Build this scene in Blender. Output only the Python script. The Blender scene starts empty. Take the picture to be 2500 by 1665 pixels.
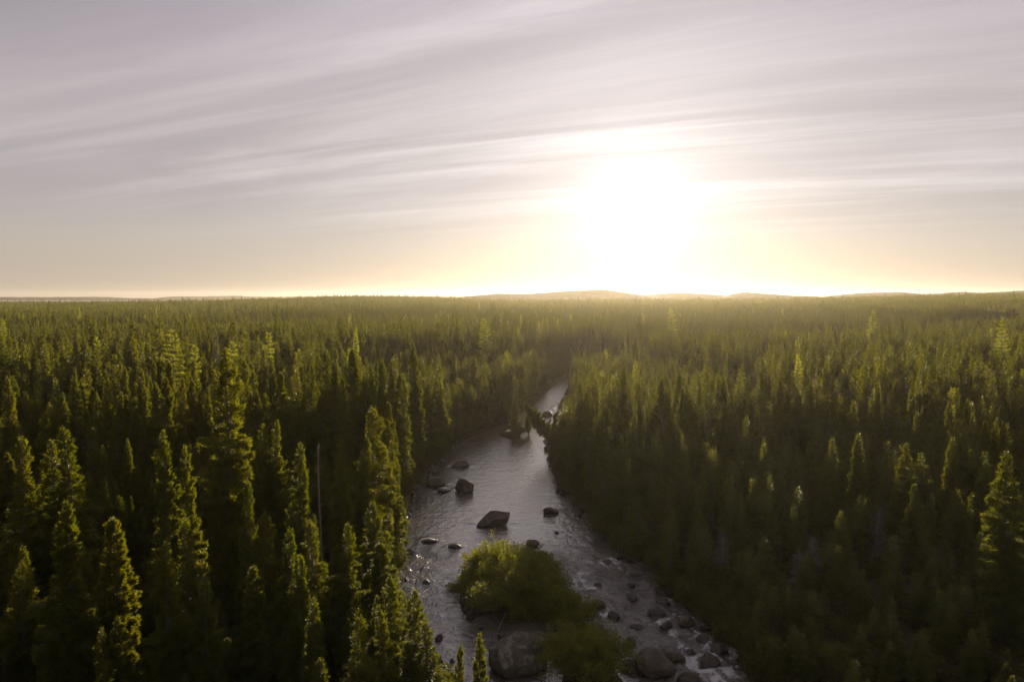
import bpy, bmesh, math, random
import numpy as np
from mathutils import Vector, Matrix

# ------------------------------------------------------------------ camera, sky, sun, exposure
sc = bpy.context.scene
C = sc.collection
R_ = math.radians
CAM_H = 20.0
PITCH = 3.66
cam_d = bpy.data.cameras.new('camera')
cam = bpy.data.objects.new('camera', cam_d)
C.objects.link(cam)
cam.location = (0, 0, CAM_H)
cam.rotation_euler = (R_(90 - PITCH), 0, 0)
cam_d.sensor_width = 36
cam_d.lens = 24
cam_d.clip_start = 0.5
cam_d.clip_end = 40000
sc.camera = cam

SUN_EL, SUN_AZ = 6.9, 10.2                       # degrees; azimuth to the right of straight ahead
S = Vector((math.sin(R_(SUN_AZ)) * math.cos(R_(SUN_EL)), math.cos(R_(SUN_AZ)) * math.cos(R_(SUN_EL)), math.sin(R_(SUN_EL))))
sun_d = bpy.data.lights.new('sun', 'SUN')
sun_d.energy = 5.0
sun_d.angle = R_(0.6)
sun_d.color = (1.0, 0.84, 0.60)
sun = bpy.data.objects.new('sun', sun_d)
C.objects.link(sun)
sun.rotation_euler = S.to_track_quat('Z', 'Y').to_euler()

sc.view_settings.view_transform = 'Standard'
sc.view_settings.look = 'None'
sc.view_settings.exposure = 0.8
sc.view_settings.gamma = 1.0
sc.view_settings.use_curve_mapping = False
cy = sc.cycles
cy.max_bounces = 5
cy.diffuse_bounces = 3
cy.glossy_bounces = 2
cy.transmission_bounces = 3
cy.volume_bounces = 0
cy.sample_clamp_indirect = 4.0
cy.sample_clamp_direct = 20.0
cy.caustics_reflective = False
cy.caustics_refractive = False


class NT:
    """small helper to write node trees"""
    def __init__(s, tree):
        s.t = tree
        tree.nodes.clear()

    def n(s, kind, **kw):
        nd = s.t.nodes.new(kind)
        ins = kw.pop('ins', {})
        for k, v in kw.items():
            setattr(nd, k, v)
        for k, v in ins.items():
            s.put(nd.inputs[k], v)
        return nd

    def put(s, sock, v):
        if hasattr(v, 'bl_idname') and hasattr(v, 'is_output'):
            s.t.links.new(v, sock)
        else:
            if hasattr(sock.default_value, '__len__') and len(sock.default_value) == 4 and len(v) == 3:
                v = (*v, 1)
            sock.default_value = v

    def m(s, op, a, b=None, c=None, clamp=False):
        nd = s.n('ShaderNodeMath', operation=op, use_clamp=clamp)
        for i, v in enumerate((a, b, c)):
            if v is not None:
                s.put(nd.inputs[i], v)
        return nd.outputs[0]

    def vm(s, op, a, b=None):
        nd = s.n('ShaderNodeVectorMath', operation=op)
        s.put(nd.inputs[0], a)
        if b is not None:
            s.put(nd.inputs['Scale' if op == 'SCALE' else 1], b)
        return nd.outputs['Value' if op in ('DOT_PRODUCT', 'LENGTH') else 0]

    def mix(s, f, a, b):
        nd = s.n('ShaderNodeMix', data_type='RGBA')
        s.put(nd.inputs[0], f)
        s.put(nd.inputs[6], a)
        s.put(nd.inputs[7], b)
        return nd.outputs[2]

    def rng(s, v, a, b, c=0.0, d=1.0, smooth=True):
        nd = s.n('ShaderNodeMapRange', interpolation_type='SMOOTHSTEP' if smooth else 'LINEAR')
        for i, q in enumerate((v, a, b, c, d)):
            s.put(nd.inputs[i], q)
        return nd.outputs[0]

    def noise(s, vec, scale, detail=4, rough=0.55, dist=0.0):
        nd = s.n('ShaderNodeTexNoise', ins={'Vector': vec, 'Scale': scale, 'Detail': detail, 'Roughness': rough, 'Distortion': dist})
        return nd.outputs[0]


world = bpy.data.worlds.new('World')
sc.world = world
world.use_nodes = True
w = NT(world.node_tree)
gen = w.n('ShaderNodeTexCoord').outputs['Generated']
sky = w.n('ShaderNodeTexSky', sky_type='NISHITA', sun_disc=False, sun_elevation=R_(SUN_EL), sun_rotation=R_(SUN_AZ),
          altitude=300.0, air_density=1.0, dust_density=1.5, ozone_density=1.0)
sep = w.n('ShaderNodeSeparateXYZ', ins={0: gen})
dz = w.m('MAXIMUM', sep.outputs[2], 0.0)
ang = w.m('MULTIPLY', w.m('ARCCOSINE', w.m('MINIMUM', w.vm('DOT_PRODUCT', gen, tuple(S)), 0.99999)), 57.2958)   # degrees from the sun
g1 = w.m('EXPONENT', w.m('MULTIPLY', w.m('POWER', w.m('DIVIDE', ang, 2.7), 2.0), -1.0))
g2 = w.m('EXPONENT', w.m('DIVIDE', ang, -5.5))
g3 = w.m('EXPONENT', w.m('DIVIDE', ang, -23.0))
# thin high cloud lies on a flat layer: direction over height gives its plan; streaks run towards 57 degrees left
den = w.m('ADD', dz, 0.05)
pu = w.m('DIVIDE', sep.outputs[0], den)
pv = w.m('DIVIDE', sep.outputs[1], den)
ca, sa = math.cos(R_(-68)), math.sin(R_(-68))
al = w.m('ADD', w.m('MULTIPLY', pu, sa), w.m('MULTIPLY', pv, ca))
ac = w.m('SUBTRACT', w.m('MULTIPLY', pu, ca), w.m('MULTIPLY', pv, sa))
flat = w.n('ShaderNodeCombineXYZ', ins={0: w.m('MULTIPLY', al, 0.40), 1: ac, 2: 0.3}).outputs[0]
flat2 = w.n('ShaderNodeCombineXYZ', ins={0: w.m('MULTIPLY', al, 0.115), 1: ac, 2: 4.1}).outputs[0]
big = w.noise(flat, 0.42, 5, 0.52, 1.1)
fine = w.noise(flat2, 1.9, 8, 0.62, 0.9)
low = w.noise(flat2, 0.9, 5, 0.55, 0.6)
cov = w.rng(w.m('ADD', w.m('MULTIPLY', big, 0.82), w.m('MULTIPLY', fine, 0.18)), 0.30, 0.68)
streak = w.rng(w.m('ADD', w.m('MULTIPLY', fine, 0.6), w.m('MULTIPLY', low, 0.4)), 0.44, 0.66)
deck = w.rng(dz, 0.055, 0.17)                                    # the cloud deck ends above a clear band over the horizon
# clear air: Nishita colour, washed by the thin veil
neutral = w.mix(w.rng(dz, 0.0, 0.13), (0.53, 0.46, 0.36), (0.50, 0.475, 0.44))
clear = w.mix(0.88, w.vm('SCALE', sky.outputs[0], 0.06), neutral)
cl_dark = w.mix(w.rng(dz, 0.1, 0.5), (0.30, 0.272, 0.30), (0.150, 0.128, 0.205))
cl_lit = w.mix(w.rng(dz, 0.1, 0.5), (0.56, 0.51, 0.49), (0.32, 0.28, 0.36))
cloud = w.mix(cov, cl_dark, cl_lit)
cloud = w.mix(w.m('MULTIPLY', streak, 0.11), cloud, (0.62, 0.58, 0.55))
air = w.mix(w.m('MULTIPLY', deck, w.m('ADD', 0.55, w.m('MULTIPLY', cov, 0.45))), clear, cloud)
glow = w.m('ADD', w.m('MULTIPLY', g2, 0.50), w.m('MULTIPLY', g3, 0.60))
thick = w.m('ADD', 0.62, w.m('MULTIPLY', w.m('MULTIPLY', deck, w.m('ADD', cov, streak)), 0.45))
gcol = w.vm('ADD', w.vm('SCALE', (1.0, 0.955, 0.90), w.m('MULTIPLY', glow, thick)), w.vm('SCALE', (1.0, 0.96, 0.90), w.m('MULTIPLY', g1, 0.9)))
skyc = w.vm('ADD', w.vm('MULTIPLY', air, (0.93, 0.905, 0.935)), gcol)
bg = w.n('ShaderNodeBackground', ins={0: skyc, 1: 0.575})
w.t.links.new(bg.outputs[0], w.n('ShaderNodeOutputWorld').inputs[0])

# ------------------------------------------------------------------ helpers
rs = np.random.RandomState(7)


def _h(ix, iy, iz, seed):
    n = (ix.astype(np.int64) * 374761393 + iy.astype(np.int64) * 668265263 + iz.astype(np.int64) * 2147483647 + seed * 1274126177) & 0x7fffffff
    n = ((n ^ (n >> 13)) * 1274126177) & 0x7fffffff
    return ((n ^ (n >> 16)) & 0xffff) / 65535.0


def vn(x, y, z=0.0, seed=0):
    """value noise 0..1, arrays in"""
    x, y, z = np.broadcast_arrays(np.asarray(x, float), np.asarray(y, float), np.asarray(z, float))
    ix, iy, iz = np.floor(x), np.floor(y), np.floor(z)
    fx, fy, fz = x - ix, y - iy, z - iz
    fx, fy, fz = fx * fx * (3 - 2 * fx), fy * fy * (3 - 2 * fy), fz * fz * (3 - 2 * fz)
    out = 0
    for a in (0, 1):
        for b in (0, 1):
            for c in (0, 1):
                out = out + _h(ix + a, iy + b, iz + c, seed) * (fx if a else 1 - fx) * (fy if b else 1 - fy) * (fz if c else 1 - fz)
    return out


def fbm(x, y, z=0.0, seed=0, oct=4):
    s, a, t = 0, 0.5, 0
    for i in range(oct):
        s = s + a * vn(x * 2 ** i, y * 2 ** i, z * 2 ** i, seed + i)
        t += a
        a *= 0.5
    return s / t


def sstep(a, b, x):
    t = np.clip((x - a) / (b - a), 0, 1)
    return t * t * (3 - 2 * t)


def mk_mesh(name, V, F, mats, mi=None, smooth=False, attr=None):
    """F: (n,3) or (n,4) int array"""
    me = bpy.data.meshes.new(name)
    V = np.asarray(V, np.float32)
    F = np.asarray(F, np.int32)
    k = F.shape[1]
    me.vertices.add(len(V))
    me.vertices.foreach_set('co', V.ravel())
    me.loops.add(F.size)
    me.loops.foreach_set('vertex_index', F.ravel())
    me.polygons.add(len(F))
    me.polygons.foreach_set('loop_start', np.arange(0, F.size, k, dtype=np.int32))
    for m in mats:
        me.materials.append(m)
    if mi is not None:
        me.polygons.foreach_set('material_index', np.asarray(mi, np.int32))
    me.polygons.foreach_set('use_smooth', np.full(len(F), smooth, bool))
    for an, vals in (attr or {}).items():
        a = me.attributes.new(an, 'FLOAT', 'POINT')
        a.data.foreach_set('value', np.asarray(vals, np.float32))
    me.update()
    me.validate()
    return me


def tag(o, label=None, cat=None, group=None, kind=None):
    for k, v in (('label', label), ('category', cat), ('group', group), ('kind', kind)):
        if v:
            o[k] = v
    return o


def add(name, me, parent=None, loc=(0, 0, 0)):
    o = bpy.data.objects.new(name, me)
    C.objects.link(o)
    o.parent = parent
    o.location = loc
    return o


def material(name):
    m = bpy.data.materials.new(name)
    m.use_nodes = True
    return m, NT(m.node_tree)


def out(t, sh, disp=None):
    o = t.n('ShaderNodeOutputMaterial')
    t.t.links.new(sh, o.inputs[0])


# ------------------------------------------------------------------ materials
def foliage_mat(name, a, b, ta, tb, tr=0.42, spec=0.3):
    m, t = material(name)
    oi = t.n('ShaderNodeObjectInfo')
    geo = t.n('ShaderNodeNewGeometry')
    rnd = oi.outputs['Random']
    st = t.noise(oi.outputs['Location'], 0.035, 2)
    f = t.m('ADD', t.m('MULTIPLY', rnd, 0.6), t.m('MULTIPLY', t.rng(st, 0.35, 0.65), 0.4))
    tuft = t.noise(geo.outputs['Position'], 2.3, 3)
    f2 = t.m('ADD', t.m('MULTIPLY', f, 0.6), t.m('MULTIPLY', t.rng(tuft, 0.3, 0.7), 0.4), clamp=True)
    base = t.mix(f2, a, b)
    tcol = t.mix(f2, ta, tb)
    p = t.n('ShaderNodeBsdfPrincipled', ins={'Base Color': base, 'Roughness': 0.55, 'Specular IOR Level': spec})
    tl = t.n('ShaderNodeBsdfTranslucent', ins={0: tcol})
    mx = t.n('ShaderNodeMixShader', ins={0: tr, 1: p.outputs[0], 2: tl.outputs[0]})
    out(t, mx.outputs[0])
    return m


M_NEEDLE = foliage_mat('spruce_needles', (0.036, 0.055, 0.007), (0.078, 0.090, 0.010), (0.13, 0.155, 0.004), (0.29, 0.255, 0.006), 0.46)
M_LARCH = foliage_mat('larch_needles', (0.10, 0.13, 0.020), (0.14, 0.16, 0.022), (0.40, 0.42, 0.012), (0.50, 0.48, 0.02), 0.55)
M_WILLOW = foliage_mat('willow_leaves', (0.085, 0.10, 0.016), (0.14, 0.14, 0.02), (0.18, 0.20, 0.008), (0.30, 0.28, 0.012), 0.48)
M_ALDER = foliage_mat('alder_leaves', (0.030, 0.040, 0.010), (0.060, 0.064, 0.014), (0.10, 0.11, 0.006), (0.18, 0.17, 0.010), 0.42)
M_GREY = foliage_mat('dead_twigs', (0.075, 0.062, 0.048), (0.12, 0.10, 0.08), (0.05, 0.04, 0.03), (0.06, 0.05, 0.03), 0.15)

M_BARK, t = material('bark')
geo = t.n('ShaderNodeNewGeometry')
nb = t.noise(t.vm('MULTIPLY', geo.outputs['Position'], (9.0, 9.0, 2.0)), 1.0, 4)
out(t, t.n('ShaderNodeBsdfPrincipled', ins={'Base Color': t.mix(nb, (0.07, 0.055, 0.042), (0.22, 0.19, 0.155)), 'Roughness': 0.9}).outputs[0])

M_SNAG, t = material('weathered_wood')
geo = t.n('ShaderNodeNewGeometry')
nb = t.noise(t.vm('MULTIPLY', geo.outputs['Position'], (12.0, 12.0, 1.5)), 1.0, 4)
out(t, t.n('ShaderNodeBsdfPrincipled', ins={'Base Color': t.mix(nb, (0.10, 0.085, 0.068), (0.24, 0.205, 0.165)), 'Roughness': 0.85}).outputs[0])

M_GROUND, t = material('forest_floor')
geo = t.n('ShaderNodeNewGeometry')
P = geo.outputs['Position']
n1, n2 = t.noise(P, 0.35, 5), t.noise(P, 4.0, 5)
col = t.mix(t.rng(n1, 0.35, 0.65), (0.030, 0.034, 0.012), (0.062, 0.058, 0.020))
col = t.mix(t.m('MULTIPLY', n2, 0.6), col, (0.075, 0.06, 0.032))
bmp = t.n('ShaderNodeBump', ins={'Strength': 0.8, 'Distance': 0.15, 'Height': n2})
out(t, t.n('ShaderNodeBsdfPrincipled', ins={'Base Color': col, 'Roughness': 0.95, 'Specular IOR Level': 0.1, 'Normal': bmp.outputs[0]}).outputs[0])

M_HILL, t = material('wooded_hill')
geo = t.n('ShaderNodeNewGeometry')
n1 = t.noise(geo.outputs['Position'], 0.012, 6, 0.65)
bmp = t.n('ShaderNodeBump', ins={'Strength': 1.0, 'Distance': 14.0, 'Height': t.noise(geo.outputs['Position'], 0.05, 4, 0.7)})
out(t, t.n('ShaderNodeBsdfPrincipled', ins={'Base Color': t.mix(n1, (0.030, 0.038, 0.016), (0.075, 0.072, 0.035)), 'Roughness': 0.95, 'Specular IOR Level': 0.1, 'Normal': bmp.outputs[0]}).outputs[0])


def rock_mat(name, c1, c2, lichen):
    m, t = material(name)
    tc = t.n('ShaderNodeTexCoord').outputs['Object']
    geo = t.n('ShaderNodeNewGeometry')
    n1, n2 = t.noise(tc, 1.4, 6, 0.6), t.noise(tc, 9.0, 6, 0.7)
    col = t.mix(t.rng(t.m('ADD', t.m('MULTIPLY', n1, 0.6), t.m('MULTIPLY', n2, 0.4)), 0.35, 0.65), c1, c2)
    ln = t.rng(t.noise(tc, 2.6, 7, 0.7, 0.4), 0.5, 0.58)
    zn = t.n('ShaderNodeSeparateXYZ', ins={0: geo.outputs['Normal']}).outputs[2]
    col = t.mix(t.m('MULTIPLY', t.m('MULTIPLY', ln, lichen), t.rng(zn, -0.1, 0.6)), col, (0.21, 0.19, 0.13))
    pz = t.n('ShaderNodeSeparateXYZ', ins={0: geo.outputs['Position']}).outputs[2]
    wet = t.rng(t.m('ADD', pz, t.m('MULTIPLY', n1, -0.2)), 0.0, 0.22)       # splash line at the water
    col = t.mix(wet, (0.022, 0.019, 0.015), col)
    rough = t.rng(wet, 0, 1, 0.25, 0.8)
    bmp = t.n('ShaderNodeBump', ins={'Strength': 0.7, 'Distance': 0.06, 'Height': t.m('ADD', n1, t.m('MULTIPLY', n2, 0.5))})
    out(t, t.n('ShaderNodeBsdfPrincipled', ins={'Base Color': col, 'Roughness': rough, 'Normal': bmp.outputs[0]}).outputs[0])
    return m


M_ROCK = rock_mat('river_granite', (0.040, 0.030, 0.018), (0.090, 0.070, 0.046), 0.12)
M_LICHEN = rock_mat('lichen_granite', (0.050, 0.042, 0.026), (0.105, 0.090, 0.060), 0.8)

M_WATER, t = material('river_water')
geo = t.n('ShaderNodeNewGeometry')
P = geo.outputs['Position']
foam = t.n('ShaderNodeAttribute', attribute_name='foam').outputs['Fac']
chop = t.n('ShaderNodeAttribute', attribute_name='chop').outputs['Fac']
wv = t.vm('MULTIPLY', P, (1.0, 0.7, 1.0))
hn = t.m('ADD', t.noise(wv, 2.2, 3, 0.6, 0.6), t.m('MULTIPLY', t.noise(wv, 7.0, 3, 0.6, 0.4), 0.35))
bmp = t.n('ShaderNodeBump', ins={'Strength': t.m('ADD', 0.7, t.m('MULTIPLY', chop, 0.3)), 'Distance': t.m('ADD', 0.06, t.m('MULTIPLY', chop, 0.12)), 'Height': hn})
wat = t.n('ShaderNodeBsdfPrincipled', ins={'Base Color': (0.08, 0.07, 0.054), 'Roughness': 0.07, 'IOR': t.m('SUBTRACT', 3.0, t.m('MULTIPLY', chop, 1.4)), 'Normal': bmp.outputs[0]})
fn = t.noise(t.vm('MULTIPLY', P, (1.0, 0.4, 1.0)), 8.0, 7, 0.75, 1.0)
fm = t.rng(t.m('ADD', foam, t.m('MULTIPLY', t.m('SUBTRACT', fn, 0.5), 1.5)), 0.55, 1.25)
fo = t.n('ShaderNodeBsdfPrincipled', ins={'Base Color': (0.55, 0.54, 0.51), 'Roughness': 0.6})
mx = t.n('ShaderNodeMixShader', ins={0: t.m('MULTIPLY', fm, 0.85), 1: wat.outputs[0], 2: fo.outputs[0]})
out(t, mx.outputs[0])

M_LAKE, t = material('lake_water')
out(t, t.n('ShaderNodeBsdfPrincipled', ins={'Base Color': (0.02, 0.025, 0.03), 'Roughness': 0.12, 'IOR': 1.333}).outputs[0])

# ------------------------------------------------------------------ terrain, river, lake, hills
ST = np.array([(-60, 2, 22), (-20, 2, 19), (0, 1.8, 16.5), (15, 0.8, 15), (25, -0.8, 14), (34.4, -2.7, 13.0), (37.8, -4.2, 12.3), (40.4, -5.3, 11.9),
               (45.3, -7.2, 10.7), (50.7, -8.9, 8.8), (54.4, -9.3, 8.0), (59.7, -9.7, 7.2), (66.3, -10.1, 6.1), (72.6, -9.8, 5.1),
               (82.4, -8.8, 4.8), (92.4, -7.3, 5.2), (103.3, -3.4, 5.9), (110, 0.0, 6.7), (117, 2.8, 7.7), (129, 4.4, 9.2), (150, 8.3, 12.5),
               (162, 11.4, 15.8), (176, 16, 21), (188, 21, 29), (200, 32, 48), (220, 62, 86), (270, 150, 190), (400, 300, 380)], float)


def xl(y): return np.interp(y, ST[:, 0], ST[:, 1])
def xr(y): return np.interp(y, ST[:, 0], ST[:, 2])


def bank(x, y):
    """metres outside the river (negative inside)"""
    return np.maximum(xl(y) - x, x - xr(y))


AZX = np.array([-60, -37, -24, -12, -6, 0, 12, 22, 31, 37, 60], float)
AZZ = np.array([2.0, 3.4, 4.0, 8.8, 8.4, 6.0, 5.0, 6.4, 10.5, 12.5, 12.5], float)


def ground_z(x, y):
    x, y = np.asarray(x, float), np.asarray(y, float)
    d = np.hypot(x, y)
    az = np.degrees(np.arctan2(x, np.maximum(y, 1.0)))
    rise = np.interp(az, AZX, AZZ) * sstep(80, 850, d) * (1 - sstep(1000, 1700, d))
    b = bank(x, y)
    near = sstep(600, 300, d)
    base = 0.55 * sstep(0, 2.5, b) + 0.9 * sstep(2, 30, b) + (fbm(x * 0.05, y * 0.05, 0, 3, 3) - 0.5) * 1.6 * sstep(1, 14, b)
    bed = -0.9 * sstep(0.3, -2.0, b) - 0.0
    isl = 0.55 * np.exp(-(((x - 0.3) / 3.3) ** 2 + ((y - 44.5) / 5.6) ** 2) ** 2) * 2.0 + 1.5 * np.exp(-(((x - 4.2) / 2.0) ** 2 + ((y - 33.5) / 3.5) ** 2) ** 2)
    islet = 1.5 * np.exp(-(((x + 0.3) / 1.8) ** 2 + ((y - 98.5) / 2.6) ** 2) ** 2)
    roll = (fbm(x * 0.004, y * 0.004, 0, 9, 2) - 0.5) * 5 * sstep(120, 500, d) * (1 - sstep(1000, 1700, d))
    return np.where(b < 3, bed * near, 0) + base * near + rise + isl + islet + roll + 7.0 * sstep(1400, 2100, d)


def axis(lo, a, step, b, hi, g):
    mid = list(np.arange(a, b + 1e-6, step))
    s, v, up = step, b, []
    while v < hi:
        s *= g
        v += s
        up.append(v)
    s, v, dn = step, a, []
    while v > lo:
        s *= g
        v -= s
        dn.append(v)
    return np.array(dn[::-1] + mid + up)


gx = axis(-4000, -16, 0.4, 22, 4000, 1.075)
gy = axis(-900, 26, 0.5, 112, 4000, 1.07)
X, Y = np.meshgrid(gx, gy)
Z = ground_z(X, Y)
nx, ny = len(gx), len(gy)
idx = np.arange(nx * ny).reshape(ny, nx)
F = np.stack([idx[:-1, :-1], idx[:-1, 1:], idx[1:, 1:], idx[1:, :-1]], -1).reshape(-1, 4)
tag(add('ground', mk_mesh('ground', np.stack([X, Y, Z], -1).reshape(-1, 3), F, [M_GROUND], smooth=True)), kind='structure')

# river surface
ys = np.concatenate([np.arange(-55, 30, 0.5), np.arange(30, 70, 0.13), np.arange(70, 120, 0.22), np.arange(120, 165, 0.5)])
ts = np.linspace(0, 1, 130)
Yr = np.repeat(ys[:, None], len(ts), 1)
Xr = (xl(ys) - 1.2)[:, None] + (xr(ys) - xl(ys) + 2.4)[:, None] * ts[None]
BOULDERS = [  # x, y, width, depth, height, seed, material, label
    (-1.8, 59.3, 3.1, 2.2, 1.3, 11, 0, 'big dark rounded boulder in mid river just above the willow island'),
    (-4.9, 69.4, 2.0, 1.5, 1.5, 12, 0, 'wedge shaped boulder with a sunlit sloping top edge near the left bank'),
    (-7.0, 69.3, 1.5, 1.2, 0.5, 13, 0, 'low dark rock just left of the wedge shaped boulder'),
    (-8.2, 71.8, 2.2, 1.6, 0.9, 14, 0, 'shaded rock against the left bank behind the low dark rock'),
    (3.6, 62.3, 1.5, 1.1, 0.62, 15, 0, 'small flat dark rock alone in the right half of the river'),
    (-6.2, 79.8, 2.4, 1.7, 0.8, 16, 0, 'shaded boulder by the left bank upstream of the wedge boulder'),
    (6.0, 114.8, 2.2, 1.6, 0.85, 17, 0, 'dark rock in the bright narrow channel farthest upstream'),
    (-6.8, 54.9, 1.4, 0.7, 0.32, 18, 0, 'thin flat rock barely above the water near the left bank'),
    (0.35, 36.0, 3.3, 2.8, 1.9, 19, 1, 'huge pale lichen covered boulder at the foot of the willow island'),
    (7.7, 35.6, 2.3, 2.0, 1.15, 20, 0, 'large smooth dark boulder at the bottom of the rapids'),
    (1.7, 54.0, 1.2, 1.0, 0.5, 21, 0, 'upper of three dark rocks on the right edge of the willow island'),
    (2.2, 51.7, 1.2, 1.0, 0.45, 22, 0, 'middle of three dark rocks on the right edge of the willow island'),
    (2.5, 49.7, 1.1, 1.0, 0.6, 23, 0, 'lower of three dark rocks on the right edge of the willow island'),
    (5.2, 39.7, 0.95, 0.8, 0.55, 24, 0, 'round dark stone at the lower right corner of the willow island'),
    (5.6, 37.8, 1.1, 0.9, 0.6, 25, 0, 'dark stone beside the lower willow bush, above the reddish one'),
    (6.4, 35.6, 1.3, 1.0, 0.6, 26, 0, 'reddish dark stone between the lower bush and the smooth boulder'),
    (-2.3, 42.6, 2.0, 1.6, 0.6, 27, 0, 'low dark rock under the left side of the willow island'),
    (-4.6, 53.6, 1.1, 0.7, 0.35, 28, 0, 'small mossy rock in the line of riffles left of the island'),
]
RAP = [(7.3, 50.5, .8), (5.6, 43.4, 1.0), (6.4, 41.6, .9), (9.9, 43.6, 1.0), (9.4, 40.4, .9), (8.3, 46.4, .6), (11.2, 38.6, .9), (10.0, 37.2, .7),
       (3.8, 57.0, .5), (-8.0, 52.5, .7), (-6.0, 46.9, .6), (8.9, 36.6, 1.3), (10.9, 36.2, 1.2), (9.2, 42.0, 1.1), (10.7, 40.7, 1.2), (7.5, 40.1, .9),
       (8.0, 44.2, .8), (11.7, 37.4, 1.1), (9.3, 34.6, 1.2), (6.9, 38.4, .8), (8.9, 48.2, .8), (7.9, 37.6, .6), (10.2, 45.2, .9), (6.0, 46.4, .6)]

wlx = xl(Yr)
wrx = xr(Yr)
tt = (Xr - wlx) / (wrx - wlx)
rap = sstep(56, 47, Yr) * sstep(0.55, 0.8, tt) + 0.55 * sstep(60, 45, Yr) * sstep(0.5, 0.75, tt) * 0.8
rap = rap + 0.55 * np.exp(-((Xr + 7.2) / 2.2) ** 2 - ((Yr - 51) / 3.2) ** 2) + 0.3 * sstep(52, 44, Yr) * sstep(0.45, 0.2, tt)
rap = np.clip(rap + 0.38 * np.exp(-((Yr - 122) / 12) ** 2), 0, 1)
chop = np.clip(rap + 0.16 + 0.1 * fbm(Xr * 0.15, Yr * 0.1, 0, 40, 2), 0, 1)
wz = np.zeros_like(Xr)
wx, wy = Xr + 0.6 * fbm(Xr * 0.5, Yr * 0.5, 0, 50, 2), Yr + 0.8 * fbm(Xr * 0.4, Yr * 0.4, 0, 51, 2)
wz += 0.055 * (fbm(wx * 0.9, wy * 1.6, 0, 41, 4) - 0.5) * (0.6 + chop)
r1 = 1 - np.abs(fbm(wx * 1.1 + 0.35 * wy, wy * 0.42, 0, 42, 4) * 2 - 1)
r2 = 1 - np.abs(fbm(wx * 0.75, wy * 1.7, 0, 43, 4) * 2 - 1)
wz += rap * (0.30 * (fbm(wx * 0.7 + 0.3 * wy, wy * 0.55, 0, 52, 2) - 0.5) + 0.34 * (fbm(wx * 0.6, wy * 1.25, 0, 53, 3) - 0.5)) + 0.17 * chop * (fbm(wx * 2.0, wy * 2.6, 0, 44, 3) - 0.5)
foam = sstep(0.3, 0.9, rap) * (0.60 * r1 ** 6 + 0.45 * r2 ** 5) * (0.25 + 1.3 * sstep(0.35, 0.7, fbm(Xr * 0.4, Yr * 0.3, 0, 45, 2)))
for (bx, by, bw) in [(q[0], q[1], q[2]) for q in BOULDERS] + RAP:      # water piles up and breaks round the stones
    r = np.hypot(Xr - bx, (Yr - by)) / (bw * 0.5)
    ds = np.exp(-((Xr - bx) / (bw * 0.4)) ** 2) * np.exp(-np.abs(Yr - (by - bw * 1.3)) / (bw * 1.1)) * (Yr < by)
    k = 0.35 + rap
    wz += k * 0.16 * np.exp(-((r - 1.25) / 0.35) ** 2) * (Yr > by) - 0.06 * k * ds
    foam += np.clip(rap * 1.5, 0.0, 1) * 0.30 * np.exp(-((r - 1.2) / 0.3) ** 2) * fbm(Xr * 1.2, Yr * 1.2, 0, 47, 2) * (Yr > by) + ds * 0.55 * np.clip(rap * 1.6, 0, 1) * fbm(Xr * 1.5, Yr * 0.8, 0, 46, 3)
    chop = np.clip(chop + ds * 0.4, 0, 1)
idx = np.arange(Xr.size).reshape(Xr.shape)
F = np.stack([idx[:-1, :-1], idx[:-1, 1:], idx[1:, 1:], idx[1:, :-1]], -1).reshape(-1, 4)
tag(add('river', mk_mesh('river', np.stack([Xr, Yr, wz], -1).reshape(-1, 3), F, [M_WATER], smooth=True, attr={'foam': foam.ravel(), 'chop': chop.ravel()})), kind='structure')
# the river's bend beyond the trees
ys2 = np.arange(164.6, 402, 4.0)
V = np.concatenate([np.stack([xl(ys2) - 1, ys2, ys2 * 0 - 0.03], -1), np.stack([xr(ys2) + 1, ys2, ys2 * 0 - 0.03], -1)])
k = len(ys2)
F = [(i, i + k, i + k + 1, i + 1) for i in range(k - 1)]
o = add('river_bend', mk_mesh('river_bend', V, F, [M_WATER], smooth=True, attr={'foam': np.zeros(2 * k), 'chop': np.full(2 * k, 0.2)}))
tag(o, kind='structure')
# far lake at the left horizon
a = np.linspace(0, 2 * math.pi, 40, endpoint=False)
rr = 1 + 0.15 * np.sin(3 * a + 1) + 0.1 * np.sin(5 * a)
V = [(-1560, 2350, 0)] + [(-1560 + 760 * r * math.cos(q), 2350 + 330 * r * math.sin(q), 0) for r, q in zip(rr, a)]
zl = float(np.max(ground_z(np.array([v[0] for v in V]), np.array([v[1] for v in V])))) + 0.4
V = [(v[0], v[1], zl) for v in V]
tag(add('lake', mk_mesh('lake', V, [(0, 1 + i, 1 + (i + 1) % 40) for i in range(40)], [M_LAKE])), kind='structure')


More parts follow.
